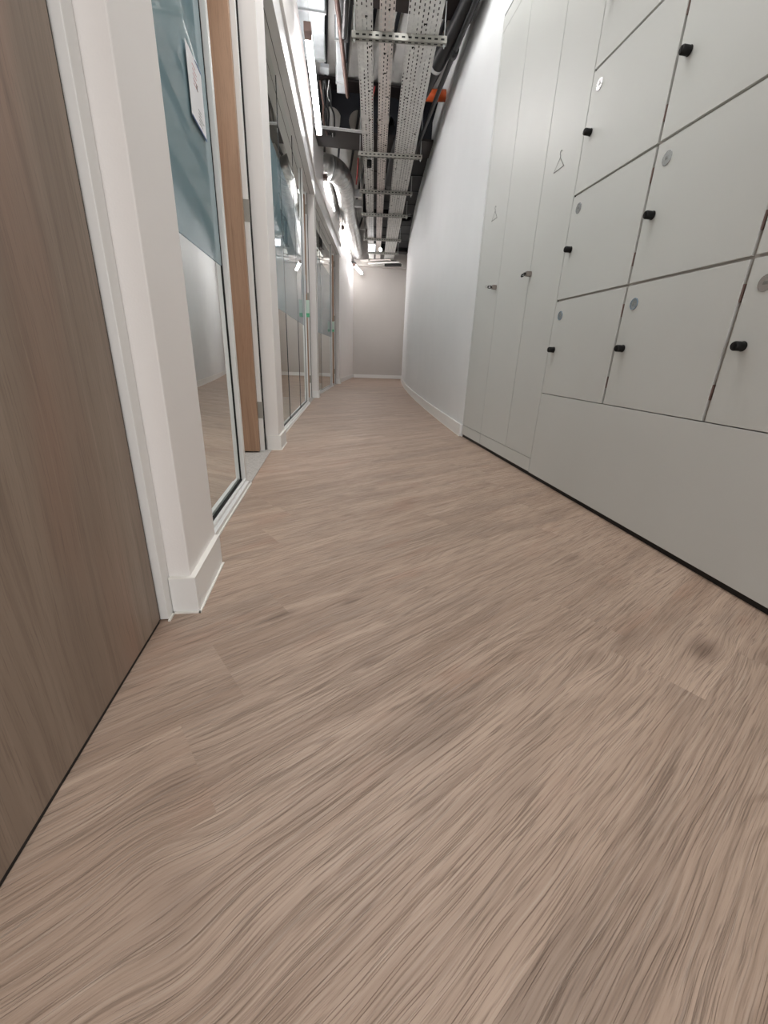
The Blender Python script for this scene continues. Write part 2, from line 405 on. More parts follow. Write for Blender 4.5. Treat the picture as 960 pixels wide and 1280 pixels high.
def catmull(P, k=8):
    P = [Vector(p) for p in P]; Q = [P[0] * 2 - P[1]] + P + [P[-1] * 2 - P[-2]]; out = []
    for i in range(1, len(Q) - 2):
        a, b, c, d = Q[i - 1:i + 3]
        for j in range(k):
            t = j / k
            out.append(.5 * ((2 * b) + (c - a) * t + (2 * a - 5 * b + 4 * c - d) * t * t + (3 * b - a - 3 * c + d) * t ** 3))
    out.append(P[-1]); return out
def split(o):
    """every loose piece becomes an object of its own under the same parent"""
    bm = nb(); bm.from_mesh(o.data); bm.verts.ensure_lookup_table(); seen = set(); comps = []
    for v in bm.verts:
        if v.index in seen: continue
        st_ = [v]; seen.add(v.index); c = []
        while st_:
            q = st_.pop(); c.append(q.index)
            for e in q.link_edges:
                w_ = e.other_vert(q)
                if w_.index not in seen: seen.add(w_.index); st_.append(w_)
        comps.append(set(c))
    bm.free()
    if len(comps) < 2: return o
    src = o.data
    for i, c in enumerate(comps):
        b = nb(); b.from_mesh(src); b.verts.ensure_lookup_table()
        bmesh.ops.delete(b, geom=[v for v in b.verts if v.index not in c], context='VERTS')
        me = bpy.data.meshes.new(o.name); b.to_mesh(me); b.free()
        for m in src.materials: 
            if not me.materials or len(me.materials) < len(src.materials): me.materials.append(m)
        if i == 0: o.data = me
        else:
            n = o.copy(); n.data = me; COL.objects.link(n)
    return o
def copy_tree(o, parent=None):
    c = o.copy(); COL.objects.link(c)
    if parent: c.parent = parent
    for ch in [k for k in bpy.data.objects if k.parent == o and k != c]: copy_tree(ch, c)
    return c

# wall lines: CL = face of the skirting on the glazed side, CR = face of the right-hand wall
_K = [(-5.0, -.305), (1.2, -.305), (2.74, -.272), (6.35, -.045), (9.7, .42), (12.6, .95)]
def CL(y):
    for (a, p), (b, q) in zip(_K, _K[1:]):
        if y <= b: return p + (q - p) * (y - a) / (b - a)
    return _K[-1][1]
def CR(y):
    if y < 3.3: return 1.138
    return 1.138 + .070 * (y - 3.3) + .0062 * (y - 3.3) ** 2
TH = math.radians(6.8)
def TW(x, y): return (x * math.cos(TH) + y * math.sin(TH), -x * math.sin(TH) + y * math.cos(TH))
DECKZ = 3.58
SOF = 2.44      # head of the glazing
YEND = 12.45

# ------------------------------------------------------------------ floor
def make_floor():
    bm = nb(); lay = bm.loops.layers.float_color.new('plank')
    c, s = math.cos(math.radians(31)), math.sin(math.radians(31))
    W_, L_ = .18, 1.22
    fixed = {0: .89, 3: .19, 4: .378, 1: -.25, 2: 1.3, -1: 1.12, -2: 1.10, -3: 1.2}
    for row in range(-26, 75):
        v0 = .073 + row * W_
        base = fixed.get(row, random.random() * L_) 
        rr = random.random()
        for k in range(-7, 14):
            u0 = base + k * L_
            col = (random.random(), random.random(), random.random() if row != -1 else .05, 1)
            q = [(u0, v0), (u0 + L_, v0), (u0 + L_, v0 + W_), (u0, v0 + W_)]
            P = [(a * c - b * s, a * s + b * c) for a, b in q]
            if max(p[0] for p in P) < -.6 or min(p[0] for p in P) > 3.2 or max(p[1] for p in P) < -3 or min(p[1] for p in P) > 12.7: continue
            f = bm.faces.new([bm.verts.new((x, y, 0)) for x, y in P])
            for lp in f.loops: lp[lay] = col
    for co, no in (((-.6, 0, 0), (-1, 0, 0)), ((3.1, 0, 0), (1, 0, 0)), ((0, -2.8, 0), (0, -1, 0)), ((0, 12.5, 0), (0, 1, 0))):
        bmesh.ops.bisect_plane(bm, geom=bm.verts[:] + bm.edges[:] + bm.faces[:], plane_co=co, plane_no=no, clear_outer=True)
    return link('floor', bm, OAK)
struct(make_floor())
struct(st('floor', CARPET, CL, -3.6, -.062, .93, YEND, -.04, .003, n=40))

# ------------------------------------------------------------------ ceiling
def make_ceiling():
    bm = nb(); box(bm, -4.2, 4.4, -3, 13.2, DECKZ, DECKZ + .06)
    o = link('ceiling', bm, CONC); struct(o)
    r = nb()
    x = -4.1
    while x < 4.3:                      # dark joints between the deck pans
        box(r, x, x + .03, -2.9, 13.1, DECKZ - .035, DECKZ); x += .22
    k = link('deck_rib', r, BEAM); k.parent = o
make_ceiling()

# ------------------------------------------------------------------ right-hand wall
bm = nb(); strip(bm, CR, 0, .12, 3.305, YEND, 0, 3.02); strip(bm, CR, .010, .12, 3.305, YEND, 3.02, 3.032)
strip(bm, CR, .0, .12, 3.305, YEND, 3.032, 3.34)
struct(link('wall_right', bm, RWALL))
bm = nb(); box(bm, 1.14, 1.30, -2.6, 3.30, 2.575, 3.34)
struct(link('wall_right', bm, RWALL))
bm = nb(); strip(bm, CR, -.015, 0, 3.31, YEND - .005, .002, .098)
struct(link('baseboard_right', bm, TRIM, bevel=.002))
struct(st('trim_1', SEAL, CR, -.019, -.015, 3.31, YEND - .02, 0, .004))
struct(st('wall_right', BEAM, CR, .14, .2, 2.0, YEND, 3.0, DECKZ, n=30))

# ------------------------------------------------------------------ end wall and back of rooms
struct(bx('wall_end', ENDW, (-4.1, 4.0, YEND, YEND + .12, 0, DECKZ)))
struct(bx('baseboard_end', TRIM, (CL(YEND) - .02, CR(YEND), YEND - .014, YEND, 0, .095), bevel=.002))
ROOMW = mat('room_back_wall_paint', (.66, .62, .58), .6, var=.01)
struct(st('wall_left', ROOMW, CL, -3.6, -3.5, -.2, YEND, 0, DECKZ, n=40))
struct(st('baseboard_left', TRIM, CL, -3.5, -3.488, -.2, YEND, 0.003, .095, n=40))
for yy in (2.86, 6.34, 9.62):           # party walls between the rooms
    x = CL(yy)
    struct(bx('wall_left', ROOMW, (x - 3.55, x - .12, yy - .04, yy + .04, 0, DECKZ)))
struct(bx('wall_left', ROOMW, (-3.9, -.46, -.3, -.2, 0, DECKZ)))

# ------------------------------------------------------------------ piers of the glazed wall
def pier(y0, y1, name='wall_left', fw=.088):
    struct(st(name, WALL, CL, -.115, -.013, y0, y1, 0, SOF + .02, n=3, bevel=.003))
    bm = nb()
    x = CL(y0)
    strip(bm, CL, -.013, 0, y0, y1 - .004, .003, .093, n=3)
    box(bm, x - fw, x, y0 - .013, y0, .003, .093)
    struct(link('baseboard_left', bm, TRIM, bevel=.0015))
    bm = nb()
    strip(bm, CL, 0, .005, y0 - .018, y1 - .004, 0, .004, n=3)
    strip(bm, CL, -.013, .0005, y0, y1 - .004, .093, .0945, n=3)
    box(bm, x - fw, x + .0005, y0 - .013, y0, .093, .0945)
    box(bm, x - fw, x + .004, y0 - .018, y0 - .013, 0, .004)
    struct(link('trim_2', bm, SEAL))
pier(.919, 1.163, fw=.060); pier(2.753, 2.99); pier(6.27, 6.45); pier(9.5, 9.72)
struct(st('wall_left', WALL, CL, -.115, -.05, 9.72, YEND, 0, DECKZ))
struct(st('baseboard_left', TRIM, CL, -.05, -.036, 9.73, YEND - .015, .002, .093))
# bulkhead over the glazing: head frame, soffit and drywall above
bm = nb(); strip(bm, CL, -.115, -.005, .86, 9.72, SOF + .02, SOF + .20, n=60)
struct(link('trim_3', bm, ALU))
bm = nb(); strip(bm, CL, -.115, .014, .86, 9.72, SOF + .20, 3.17, n=60)
struct(link('wall_left', bm, WALL))
bm = nb(); strip(bm, CL, -.0670, -.0640, 1.16, 9.5, SOF + .0185, SOF + .021, n=60)
struct(link('trim_4', bm, BLK))

# ------------------------------------------------------------------ glazed fronts
def glazing(idx, y0, y1, joints):
    root = empty('window_%d' % idx, (0, 0, 0), kind='structure')
    bm = nb()
    strip(bm, CL, -.118, -.062, y0, y1, 0.003, .022)
    strip(bm, CL, -.088, -.076, y0, y1, .022, .034)
    strip(bm, CL, -.118, -.112, y0, y1, .022, .034)
    strip(bm, CL, -.118, -.078, y1, y1 + .032, 0.003, SOF + .02, n=1)    # mullion to the door opening
    link('window_frame', bm, ALU, root, bevel=.0015)
    bm = nb(); strip(bm, CL, -.062, -.057, y0, y1 + .032, 0.0, .006)
    link('sealant_bead', bm, SEAL, root)
    bm = nb(); strip(bm, CL, -.1035, -.0965, y1 - .006, y1, .024, SOF + .02, n=1)
    strip(bm, CL, -.106, -.094, y0, y1, .022, .030)
    link('gasket', bm, BLK, root)
    ys = [y0] + list(joints) + [y1 - .006]
    for a, b in zip(ys, ys[1:]):
        bm = nb()
        strip(bm, CL, -.085, -.0849, a + .0015, b - .0015, .030, SOF + .02, n=1)
        bm.faces.ensure_lookup_table()
        bm2 = nb()
        def pt(y, z, d=-.100):
            return bm2.verts.new((CL(y) + d, y, z))
        bm2.faces.new((pt(a + .0015, .03), pt(b - .0015, .03), pt(b - .0015, SOF + .02), pt(a + .0015, SOF + .02)))
        bm.free()
        link('pane', bm2, GLASS, root)
        bm3 = nb(); zs = (.912, 1.95)
        vs = [bm3.verts.new((CL(y) - .098, y, z)) for y, z in ((a + .002, zs[0]), (b - .002, zs[0]), (b - .002, zs[1]), (a + .002, zs[1]))]
        bm3.faces.new(vs); link('privacy_film', bm3, FILM, root)
    for j in joints:
        bm = nb(); strip(bm, CL, -.104, -.0965, j - .0025, j + .0025, .03, SOF + .02, n=1)
        link('joint_strip', bm, BLKP, root)
    return root
glazing(1, 1.163, 1.955, [])
glazing(2, 2.99, 5.52, [3.95, 4.82])
glazing(3, 6.45, 8.72, [7.35])

# ------------------------------------------------------------------ doors standing open into the rooms
def hinge(parent, x, y, z):
    bm = nb()
    box(bm, x - .004, x + .040, y - .0025, y, z - .05, z + .05)
    tube(bm, [(x - .008, y - .008, z - .052), (x - .008, y - .008, z + .052)], .0075, 10)
    box(bm, x - .016, x - .008, y - .004, y - .001, z - .05, z + .05)
    for dz, dx in ((-.036, .012), (-.03, .028), (0, .012), (.018, .026), (.036, .012)):
        tube(bm, [(x + dx, y - .0025, z + dz), (x + dx, y - .0042, z + dz)], .004, 10)
    link('hinge', bm, HINGE, parent)
def room_door(idx, y0, yh, ang):
    """yh: y of the hinge jamb's near face; the opening runs y0..yh"""
    root = empty('door_%d' % idx, kind='structure')
    x = CL(yh)
    bm = nb()
    box(bm, x - .145, x - .100, yh, yh + .040, 0.003, SOF + .02)        # hinge jamb
    link('door_jamb', bm, TRIM, root, bevel=.001)
    bm = nb(); box(bm, x - .100, x - .0935, yh + .030, yh + .048, 0.003, SOF + .02)
    box(bm, x - .140, x - .0965, yh + .0405, yh + .050, .003, SOF + .02)
    link('shadow_gap', bm, BLK, root)
    # leaf hinged at (x-.112, yh)
    hx, hy = x - .124, yh - .004
    leaf = empty('door_leaf_pivot', (hx, hy, 0), ang); 
    bpy.data.objects.remove(leaf)
    ca, sa = math.cos(ang), math.sin(ang)
    bm = nb()
    dx, dy = -math.cos(ang), -math.sin(ang)          # direction of the leaf away from the hinge
    nx_, ny_ = -dy, dx
    c = (hx + dx * .43, hy - .026 + dy * .43)
    obox(bm, c, (dx, dy), .43, (nx_, ny_), .022, .012, SOF - .02)
    lf = link('door_leaf', bm, DOORW, root, bevel=.001)
    bm = nb()
    c = (hx - .0005, hy - .026)
    for z in (.26, 1.30, 2.28): hinge(root, x - .134, yh, z)
    # lever handle on the free edge of the leaf
    fx, fy = hx + dx * .79, hy - .026 + dy * .79
    bm = nb()
    for s in (-1, 1):
        tube(bm, [(fx + nx_ * .022 * s, fy + ny_ * .022 * s, 1.05), (fx + nx_ * .075 * s, fy + ny_ * .075 * s, 1.05)], .010, 12)
        tube(bm, [(fx + nx_ * .070 * s, fy + ny_ * .070 * s, 1.05), (fx + nx_ * .070 * s - dx * .12, fy + ny_ * .070 * s - dy * .12, 1.05)], .009, 12)
        tube(bm, [(fx + nx_ * .022 * s, fy + ny_ * .022 * s, 1.05), (fx + nx_ * .030 * s, fy + ny_ * .030 * s, 1.05)], .026, 20)
    link('door_handle', bm, ALUD, lf)
    return root
room_door(1, 1.99, 2.700, 0.0)
room_door(2, 5.56, 6.215, math.radians(-3))
room_door(3, 8.77, 9.445, math.radians(-6))

# ------------------------------------------------------------------ wood faced door on the left, with its white frame
root = empty('door_4', kind='structure')
bx('door_leaf', PANELW, (-.425, -.381, -.62, .868, .010, SOF), root, bevel=.001)
bx('door_edge_seal', VOID, (-.420, -.384, .8685, .8765, .003, SOF), root)  # black strip painting the shade in the side gap
bx('threshold_strip', VOID, (-.420, -.3835, -.62, .868, .0005, .0095), root)  # black strip painting the shade in the gap under the leaf
bm = nb(); box(bm, -.440, -.366, .877, .917, .003, SOF + .02)
box(bm, -.440, -.366, -.70, -.63, .003, SOF + .02)
link('door_frame', bm, TRIM, root, bevel=.0015)
bm = nb(); box(bm, -.366, -.361, .872, .912, 0, .004)
link('sealant_bead', bm, SEAL, root)
struct(bx('wall_left', WALL, (-.440, -.33, -2.6, .86, SOF + .02, 3.17)))
struct(bx('wall_left', WALL, (-.440, -.33, -2.6, -.70, 0, SOF + .02)))

# ------------------------------------------------------------------ tall cabinets
XF = 1.140
def hanger_icon(parent, y, z):
    bm = nb(); r = .0012; X = XF - .0012
    P = lambda a, b: (X, y + a, z + b)
    tube(bm, [P(-.045, -.028), P(0, .018), P(.045, -.028), P(-.045, -.028)], r, 6)
    tube(bm, [P(0, .018), P(0, .026), P(.008, .034), P(.006, .044), P(-.003, .046), P(-.008, .040)], r, 6)
    link('hanger_icon', bm, INK, parent)
def cam_lock(parent, y, z, tilt, keyring=False):
    bm = nb(); tube(bm, [(XF, y, z), (XF - .030, y, z)], [.0125, .0125], 20)
    box(bm, XF - .028, XF - .002, y - .012, y + .012, z - .011, z + .012)
    k = link('cam_lock', bm, GREYLEV, parent, bevel=.001)
    bm = nb()
    box(bm, XF - .034, XF - .030, y - .002, y + .002, z - .005, z + .005)
    c, s = math.cos(tilt), math.sin(tilt)
    def pp(a, b, dy): return (XF - .033 - a * c + b * s * 0, y + dy, z + b + a * s * -1)
    pr = [(.0, -.003), (.004, -.009), (.020, -.009), (.026, -.004), (.026, .004), (.020, .009), (.004, .009), (.0, .003)]
    va = [bm.verts.new(pp(a, b, -.0025)) for a, b in pr]; vb = [bm.verts.new(pp(a, b, .0025)) for a, b in pr]
    bm.faces.new(va); bm.faces.new(vb[::-1])
    for i in range(8): bm.faces.new((va[i], va[(i + 1) % 8], vb[(i + 1) % 8], vb[i]))
    link('key', bm, BLK, k)
    bm = nb(); a = .018
    for b0 in (-.0055, .0015):
        p = pp(.008, b0, 0); q = pp(.019, b0 + .004, 0)
        box(bm, min(p[0], q[0]), max(p[0], q[0]), y - .0034, y + .0034, min(p[2], q[2]), max(p[2], q[2]))
    split(link('key_slot', bm, WHITEP, k))
    if keyring:
        bm = nb(); pts = [(XF - .067 + .007 * math.cos(t), y + .002 * math.sin(t), z + .007 * math.sin(t)) for t in [i * math.pi / 8 for i in range(17)]]
        tube(bm, pts, .0012, 6, cap=False); link('key_ring', bm, ALUD, k)
G_ = .0026
def tall(name, y0, y1, doors, label):
    root = empty(name, (XF + .3, (y0 + y1) / 2, 0), label=label, cat='cabinet')
    off = Vector(root.location)
    def P(o): o.parent = root; o.matrix_parent_inverse = Matrix.Translation(-off); return o
    P(bx('carcass', GAPM, (XF + .007, XF + .58, y0 + .0005, y1 - .0005, .025, 2.57)))
    P(bx('kick_board', VOID, (XF + .012, XF + .06, y0 + .001, y1 - .001, .0, .026)))
    P(bx('plinth_panel', LOCK, (XF, XF + .0065, y0 + G_, y1 - G_, .024, .097), bevel=.0008))
    P(bx('top_filler', LOCK, (XF, XF + .0065, y0 + G_, y1 - G_, 2.493, 2.565), bevel=.0008))
    for a, b in doors:
        P(bx('cabinet_door', LOCK, (XF, XF + .0065, a + G_, b - G_, .100, 2.490), bevel=.0008))
    return root, P
r1, P1 = tall('tall_cabinet', 2.106, 2.884, [(2.106, 2.445), (2.445, 2.884)],
              'tall grey-white double-door wardrobe cabinet beside the small lockers')
r2, P2 = tall('tall_cabinet', 2.884, 3.305, [(2.884, 3.272)],
              'narrow tall grey-white wardrobe cabinet at the end next to the curved white wall')
P2(bx('side_filler', LOCK, (XF + .001, XF + .0065, 3.2765, 3.303, .100, 2.490), bevel=.0008))
def with_parent(root, P, fn, *a):
    before = set(bpy.data.objects); fn(None, *a)
    for o in set(bpy.data.objects) - before:
        if o.parent is None: P(o)
with_parent(r1, P1, hanger_icon, 2.290, 1.497)
with_parent(r2, P2, hanger_icon, 3.085, 1.497)
with_parent(r1, P1, cam_lock, 2.430, 1.050, .5, False)
with_parent(r2, P2, cam_lock, 2.915, 1.050, 0.0, True)

# ------------------------------------------------------------------ small lockers
def text_mesh(s, size):
    cu = bpy.data.curves.new('t', 'FONT'); cu.body = s; cu.size = size; cu.align_x = 'CENTER'; cu.align_y = 'CENTER'
    cu.extrude = .0003
    o = bpy.data.objects.new('t', cu); COL.objects.link(o)
    bpy.context.view_layer.update()
    me = bpy.data.meshes.new_from_object(o.evaluated_get(bpy.context.evaluated_depsgraph_get()))
    bpy.data.objects.remove(o); return me
COLS = [(1.600, 2.106), (1.115, 1.600), (.625, 1.115), (.135, .625)]
ROWS = [(.450, .883), (.883, 1.306), (1.306, 1.738), (1.738, 2.170)]
desc = ['bank of four grey-white locker compartments standing next to the wardrobe cabinets',
        'bank of grey-white locker compartments second from the wardrobe cabinets',
        'bank of grey-white locker compartments third from the wardrobe cabinets, cut by the right edge']
NUM = [['71', '72', '73', '74'], ['81', '82', '83', '84'], ['86', '87', '88', '89']]
for ci, (y0, y1) in enumerate(COLS[:3]):
    root = empty('locker_tower', (XF + .3, (y0 + y1) / 2, .45), label=desc[ci], cat='locker', group='locker towers along the right side')
    off = Vector(root.location)
    def P(o): o.parent = root; o.matrix_parent_inverse = Matrix.Translation(-off); return o
    gy0 = .0065; gy1 = .0065 if ci else .0018
    P(bx('carcass', LIP, (XF + .010, XF + .55, y0 + .0005, y1 - .0005, .4515, 2.18)))
    for ri, (z0, z1) in enumerate(ROWS):
        d = P(bx('locker_door', LOCK, (XF, XF + .019, y0 + gy0, y1 - gy1, z0 + (.0045 if ri else .0015), z1 - .0045), bevel=.001))
        # knob
        ky, kz = y1 - .052, (z0 + z1) / 2 - .005
        bm = nb(); tube(bm, [(XF - .0005, ky, kz), (XF - .003, ky, kz)], [.0135, .0135], 24)
        tube(bm, [(XF - .003, ky, kz), (XF - .026, ky, kz), (XF - .030, ky, kz)], [.0125, .0125, .0105], 24)
        box(bm, XF - .032, XF - .030, ky - .003, ky + .003, kz - .008, kz + .008)
        k = link('knob', bm, BLK, d, bevel=.0006); k.matrix_parent_inverse = Matrix.Identity(4)
        # number disc
        dy, dz = y1 - .060, z0 + .364
        bm = nb(); tube(bm, [(XF + .0005, dy, dz), (XF - .0022, dy, dz)], .0205, 32)
        dd = link('number_disc', bm, DISC, d, bevel=.0006)
        if ri == 0 and ci < 2:
            bm = nb()
            tube(bm, [(XF - .0026, dy + .0185 * math.cos(t), dz + .0185 * math.sin(t)) for t in [i * math.pi / 16 for i in range(33)]], .0009, 6, cap=False)
            link('disc_rim', bm, DISCB, dd)
        me = text_mesh(NUM[ci][ri], .0135); me.materials.append(INK)
        tx = bpy.data.objects.new('number', me); COL.objects.link(tx); tx.parent = dd
        tx.matrix_basis = Matrix.Translation((XF - .0024, dy, dz)) @ Matrix(((0, 0, -1), (-1, 0, 0), (0, 1, 0))).to_4x4()
        for zz in (z0 + .085, z1 - .085):
            bm = nb(); box(bm, XF + .003, XF + .013, y0 + .0008, y0 + gy0 + .0005, zz - .022, zz + .022)
            link('hinge', bm, BROWN, d)
base = bx('bench_cabinet', LOCK, (XF, XF + .019, -.35, 2.1045, .022, .4485), bevel=.001)
base['label'] = 'long plain grey-white panel below the locker doors, above the black kick strip'; base['category'] = 'panel'
bm = nb(); box(bm, XF + .019, XF + .55, -.35, 2.1045, .020, .4485)
bb = link('base_body', bm, LIP, base)
bm = nb(); box(bm, XF + .012, XF + .06, -.35, 2.1045, 0, .020)
link('kick_board', bm, VOID, base)
# the last bank behind the camera's right edge
struct(bx('wall_right', RWALL, (XF, XF + .5, -2.6, -.36, 0, 2.57)))
tw = bx('locker_end_panel', LOCK, (XF, XF + .55, -.35, .620, .4515, 2.18), bevel=.001)
tw['label'] = 'grey-white locker carcass nearest the camera on the right'; tw['category'] = 'locker'

# ------------------------------------------------------------------ notices by the doors
def notice_big():
    x = CL(1.8) - .094
    root = empty('paper_notice', (x, 1.79, 1.28), label='white paper notice with blue tape edges stuck on the nearest glass pane', cat='notice')
    bm = nb(); box(bm, 0, .0015, -.088, .085, 0, .178); link('sheet', bm, PAPER, root)
    bm = nb()
    box(bm, .0016, .0022, -.089, .086, -.003, .003); box(bm, .0016, .0022, .01, .086, .175, .180)
    split(link('tape', bm, BLUE, root))
    bm = nb(); random.seed(3)
    for i in range(5):
        z = .15 - i * .012; box(bm, .0016, .0019, -.03, .0 + random.random() * .03, z, z + .002)
    link('red_text', bm, REDINK, root)
    bm = nb()
    for i in range(5):
        z = .05 - i * .009; box(bm, .0016, .0019, .0, .03 + random.random() * .04, z, z + .002)
    link('grey_text', bm, INK, root)
    bx('black_symbol', INK, (.0016, .0019, .0, .015, .10, .115), root)
notice_big()
for yy, lab in ((5.535, 'small pale green release box on the mullion of the second room'), (8.735, 'small pale green release box on the mullion of the farthest room')):
    x = CL(yy) - .078
    root = empty('release_box', (x, yy, 1.02), label=lab, cat='call point', group='release boxes beside the room doors')
    bm = nb(); box(bm, 0.0005, .040, -.022, .020, .0, .17); link('housing', bm, LGREEN, root, bevel=.004)
    bm = nb(); box(bm, .001, .038, -.0235, -.0222, -.0, .03); box(bm, .002, .036, -.020, .018, -.012, -.0005); link('green_base', bm, GREEN, root)
    nlab = 'blue and white strip notice above the pale green release box, ' + ('second room' if yy < 6 else 'farthest room')
    root = empty('strip_notice', (x, yy, 1.25), label=nlab, cat='notice', group='strip notices beside the room doors')
    bm = nb(); box(bm, .0005, .004, -.020, .018, 0, .20); link('sheet', bm, PAPER, root)
    bm = nb(); box(bm, .0045, .006, -.020, .018, .01, .15); link('blue_print', bm, BLUEP, root)

# ------------------------------------------------------------------ cable trays
def tray(name, x0, x1, y0, y1, z, m, label, flange=.028):
    root = empty(name, (0, 0, z), -TH, label=label, cat='cable tray', group='perforated cable trays over the corridor')
    bm = nb()
    box(bm, x0, x1, y0, y1, 0, .0022)
    box(bm, x0, x0 + .0022, y0, y1, 0.0022, flange); box(bm, x1 - .0022, x1, y0, y1, 0.0022, flange)
    o = link('tray_bed', bm, m, root)
    # coupler plates
    bm = nb(); y = y0 + 1.4
    while y < y1:
        box(bm, x0 - .003, x0, y, y + .12, .004, .024); box(bm, x1, x1 + .003, y, y + .12, .004, .024); y += 2.95
    split(link('coupler', bm, GALV, root))
    tie = nb(); box(tie, -.004, .004, -.002, .012, -.006, -.0004); box(tie, .0041, .014, -.002, .002, -.005, -.0005)
    t0 = link('cable_tie', tie, BLK, root); rnd = random.Random(int(x0 * 1000) + 9)
    for k in range(16):
        q = t0 if k == 0 else t0.copy()
        if k: COL.objects.link(q)
        q.location = (rnd.uniform(x0 + .015, x1 - .02), 3.4 + k * .33 + rnd.uniform(-.1, .1), 0)
        q.rotation_euler = (0, 0, rnd.uniform(-.6, .6))
    # cables lying in the tray
    bm = nb(); random.seed(int(x0 * 100) + 50)
    for k in range(max(2, int((x1 - x0) / .035))):
        xx = x0 + .02 + random.random() * (x1 - x0 - .04); pts = []
        yy = y0 + .1
        while yy < y1 - .1:
            pts.append((min(x1 - .012, max(x0 + .012, xx + random.uniform(-.012, .012))), yy, .011)); yy += .45
        tube(bm, pts, .006, 6)
    split(link('cable', bm, BLKP, root))
    return root
ZT = 2.90
tray('cable_tray', -.200, -.075, 1.6, 12.1, ZT, TRAY, 'narrow grey perforated cable tray, leftmost of the three overhead trays')
tray('cable_tray', -.026, .085, 1.6, 12.1, ZT, TRAYP, 'narrow pinkish-grey perforated cable tray in the middle of the three overhead trays')
tray('cable_tray', .180, .425, 1.6, 12.1, ZT, TRAY, 'wide grey perforated cable tray, rightmost of the three overhead trays')
ord_ = ['nearest', 'second', 'third', 'fourth', 'fifth', 'sixth', 'farthest']
for i, (xa, xb, y) in enumerate([(-.235, .49, 4.22), (-.255, .515, 6.19), (-.285, .50, 7.39), (-.285, .51, 8.46), (-.29, .49, 10.05), (-.22, .51, 11.25), (-.22, .50, 12.05)]):
    x0, y0 = TW((xa + xb) / 2, y); hw = (xb - xa) / 2
    root = empty('trapeze_hanger', (x0, y0, 2.856), -TH,
                 label='slotted steel strut on threaded rods under the three trays, %s along the corridor' % ord_[i],
                 cat='bracket', group='trapeze hangers carrying the cable trays')
    bm = nb(); box(bm, -hw, hw, -.0205, .0205, 0, .003); box(bm, -hw, hw, -.0205, -.0180, .003, .041); box(bm, -hw, hw, .0180, .0205, .003, .041)
    link('strut', bm, OLIVE, root)
    bm = nb(); k = -hw + .03
    while k < hw - .03:
        box(bm, k, k + .026, -.006, .006, -.0006, -.0001); box(bm, k, k + .026, -.0211, -.0206, .014, .025); k += .05
    link('slot_row', bm, BLK, root)
    for s in (-1, 1):
        bm = nb(); xx = s * (hw - .018)
        tube(bm, [(xx, 0, -.022), (xx, 0, DECKZ - 2.857)], .0045, 8)
        tube(bm, [(xx, 0, -.012), (xx, 0, -.001)], .009, 6)
        link('threaded_rod', bm, GALV, root)

# ------------------------------------------------------------------ linear lights
def linear_light(x0, y0, x1, y1, z, label, r=.026):
    d = Vector((x1 - x0, y1 - y0, 0)); L = d.length; a = math.atan2(d.y, d.x)
    root = empty('linear_light', (x0, y0, z), a, label=label, cat='light', group='bright linear tube lights')
    bm = nb(); box(bm, .10, L, -r, r, -.035, .012); link('diffuser', bm, TUBE, root, bevel=.006)
    bm = nb(); box(bm, 0, .0995, -r - .001, r + .001, -.036, .020); box(bm, .10, L, -.008, .008, .0125, .030); box(bm, L + .0005, L + .018, -r, r, -.035, .020)
    link('housing', bm, BROWN, root, bevel=.002)
    bm = nb()
    for k in (.15, L - .15): tube(bm, [(k, 0, .030), (k, 0, DECKZ - z)], .0015, 6)
    split(link('suspension_wire', bm, GALV, root))
linear_light(-.068, 4.22, .013, 5.80, 2.9, 'bright tube light nearest along the left bulkhead')
linear_light(.088, 6.99, .254, 8.66, 2.9, 'bright tube light beside the curved silver duct')
linear_light(.438, 9.35, .676, 11.30, 2.9, 'bright tube light beyond the curved silver duct')
linear_light(.79, 11.19, 1.07, 12.24, 2.62, 'small tilted-looking tube light low by the end wall')

# ------------------------------------------------------------------ spiral duct
P_ = catmull([(-.45, 7.20, 3.08), (-.1, 7.20, 3.08), (.14, 7.22, 3.07), (.30, 7.40, 3.06), (.405, 7.9, 3.05), (.535, 9.1, 3.05), (.69, 10.2, 3.05), (.93, 12.1, 3.05)], 10)
root = empty('flexible_duct', (0, 0, 0), label='silver ribbed flexible ventilation duct curving out of the left bulkhead', cat='duct')
bm = nb(); tube(bm, P_, .150, 28, uv=True); link('duct_hose', bm, SPIRAL, root)
bm = nb()
for k in (6, 13, 20, 32, 44):
    k = min(k, len(P_) - 3); tube(bm, [P_[k] + Vector((0, 0, 0)), P_[k] + (P_[k + 1] - P_[k]).normalized() * .03], .1515, 28)
split(link('clamp_band', bm, GALV, root))

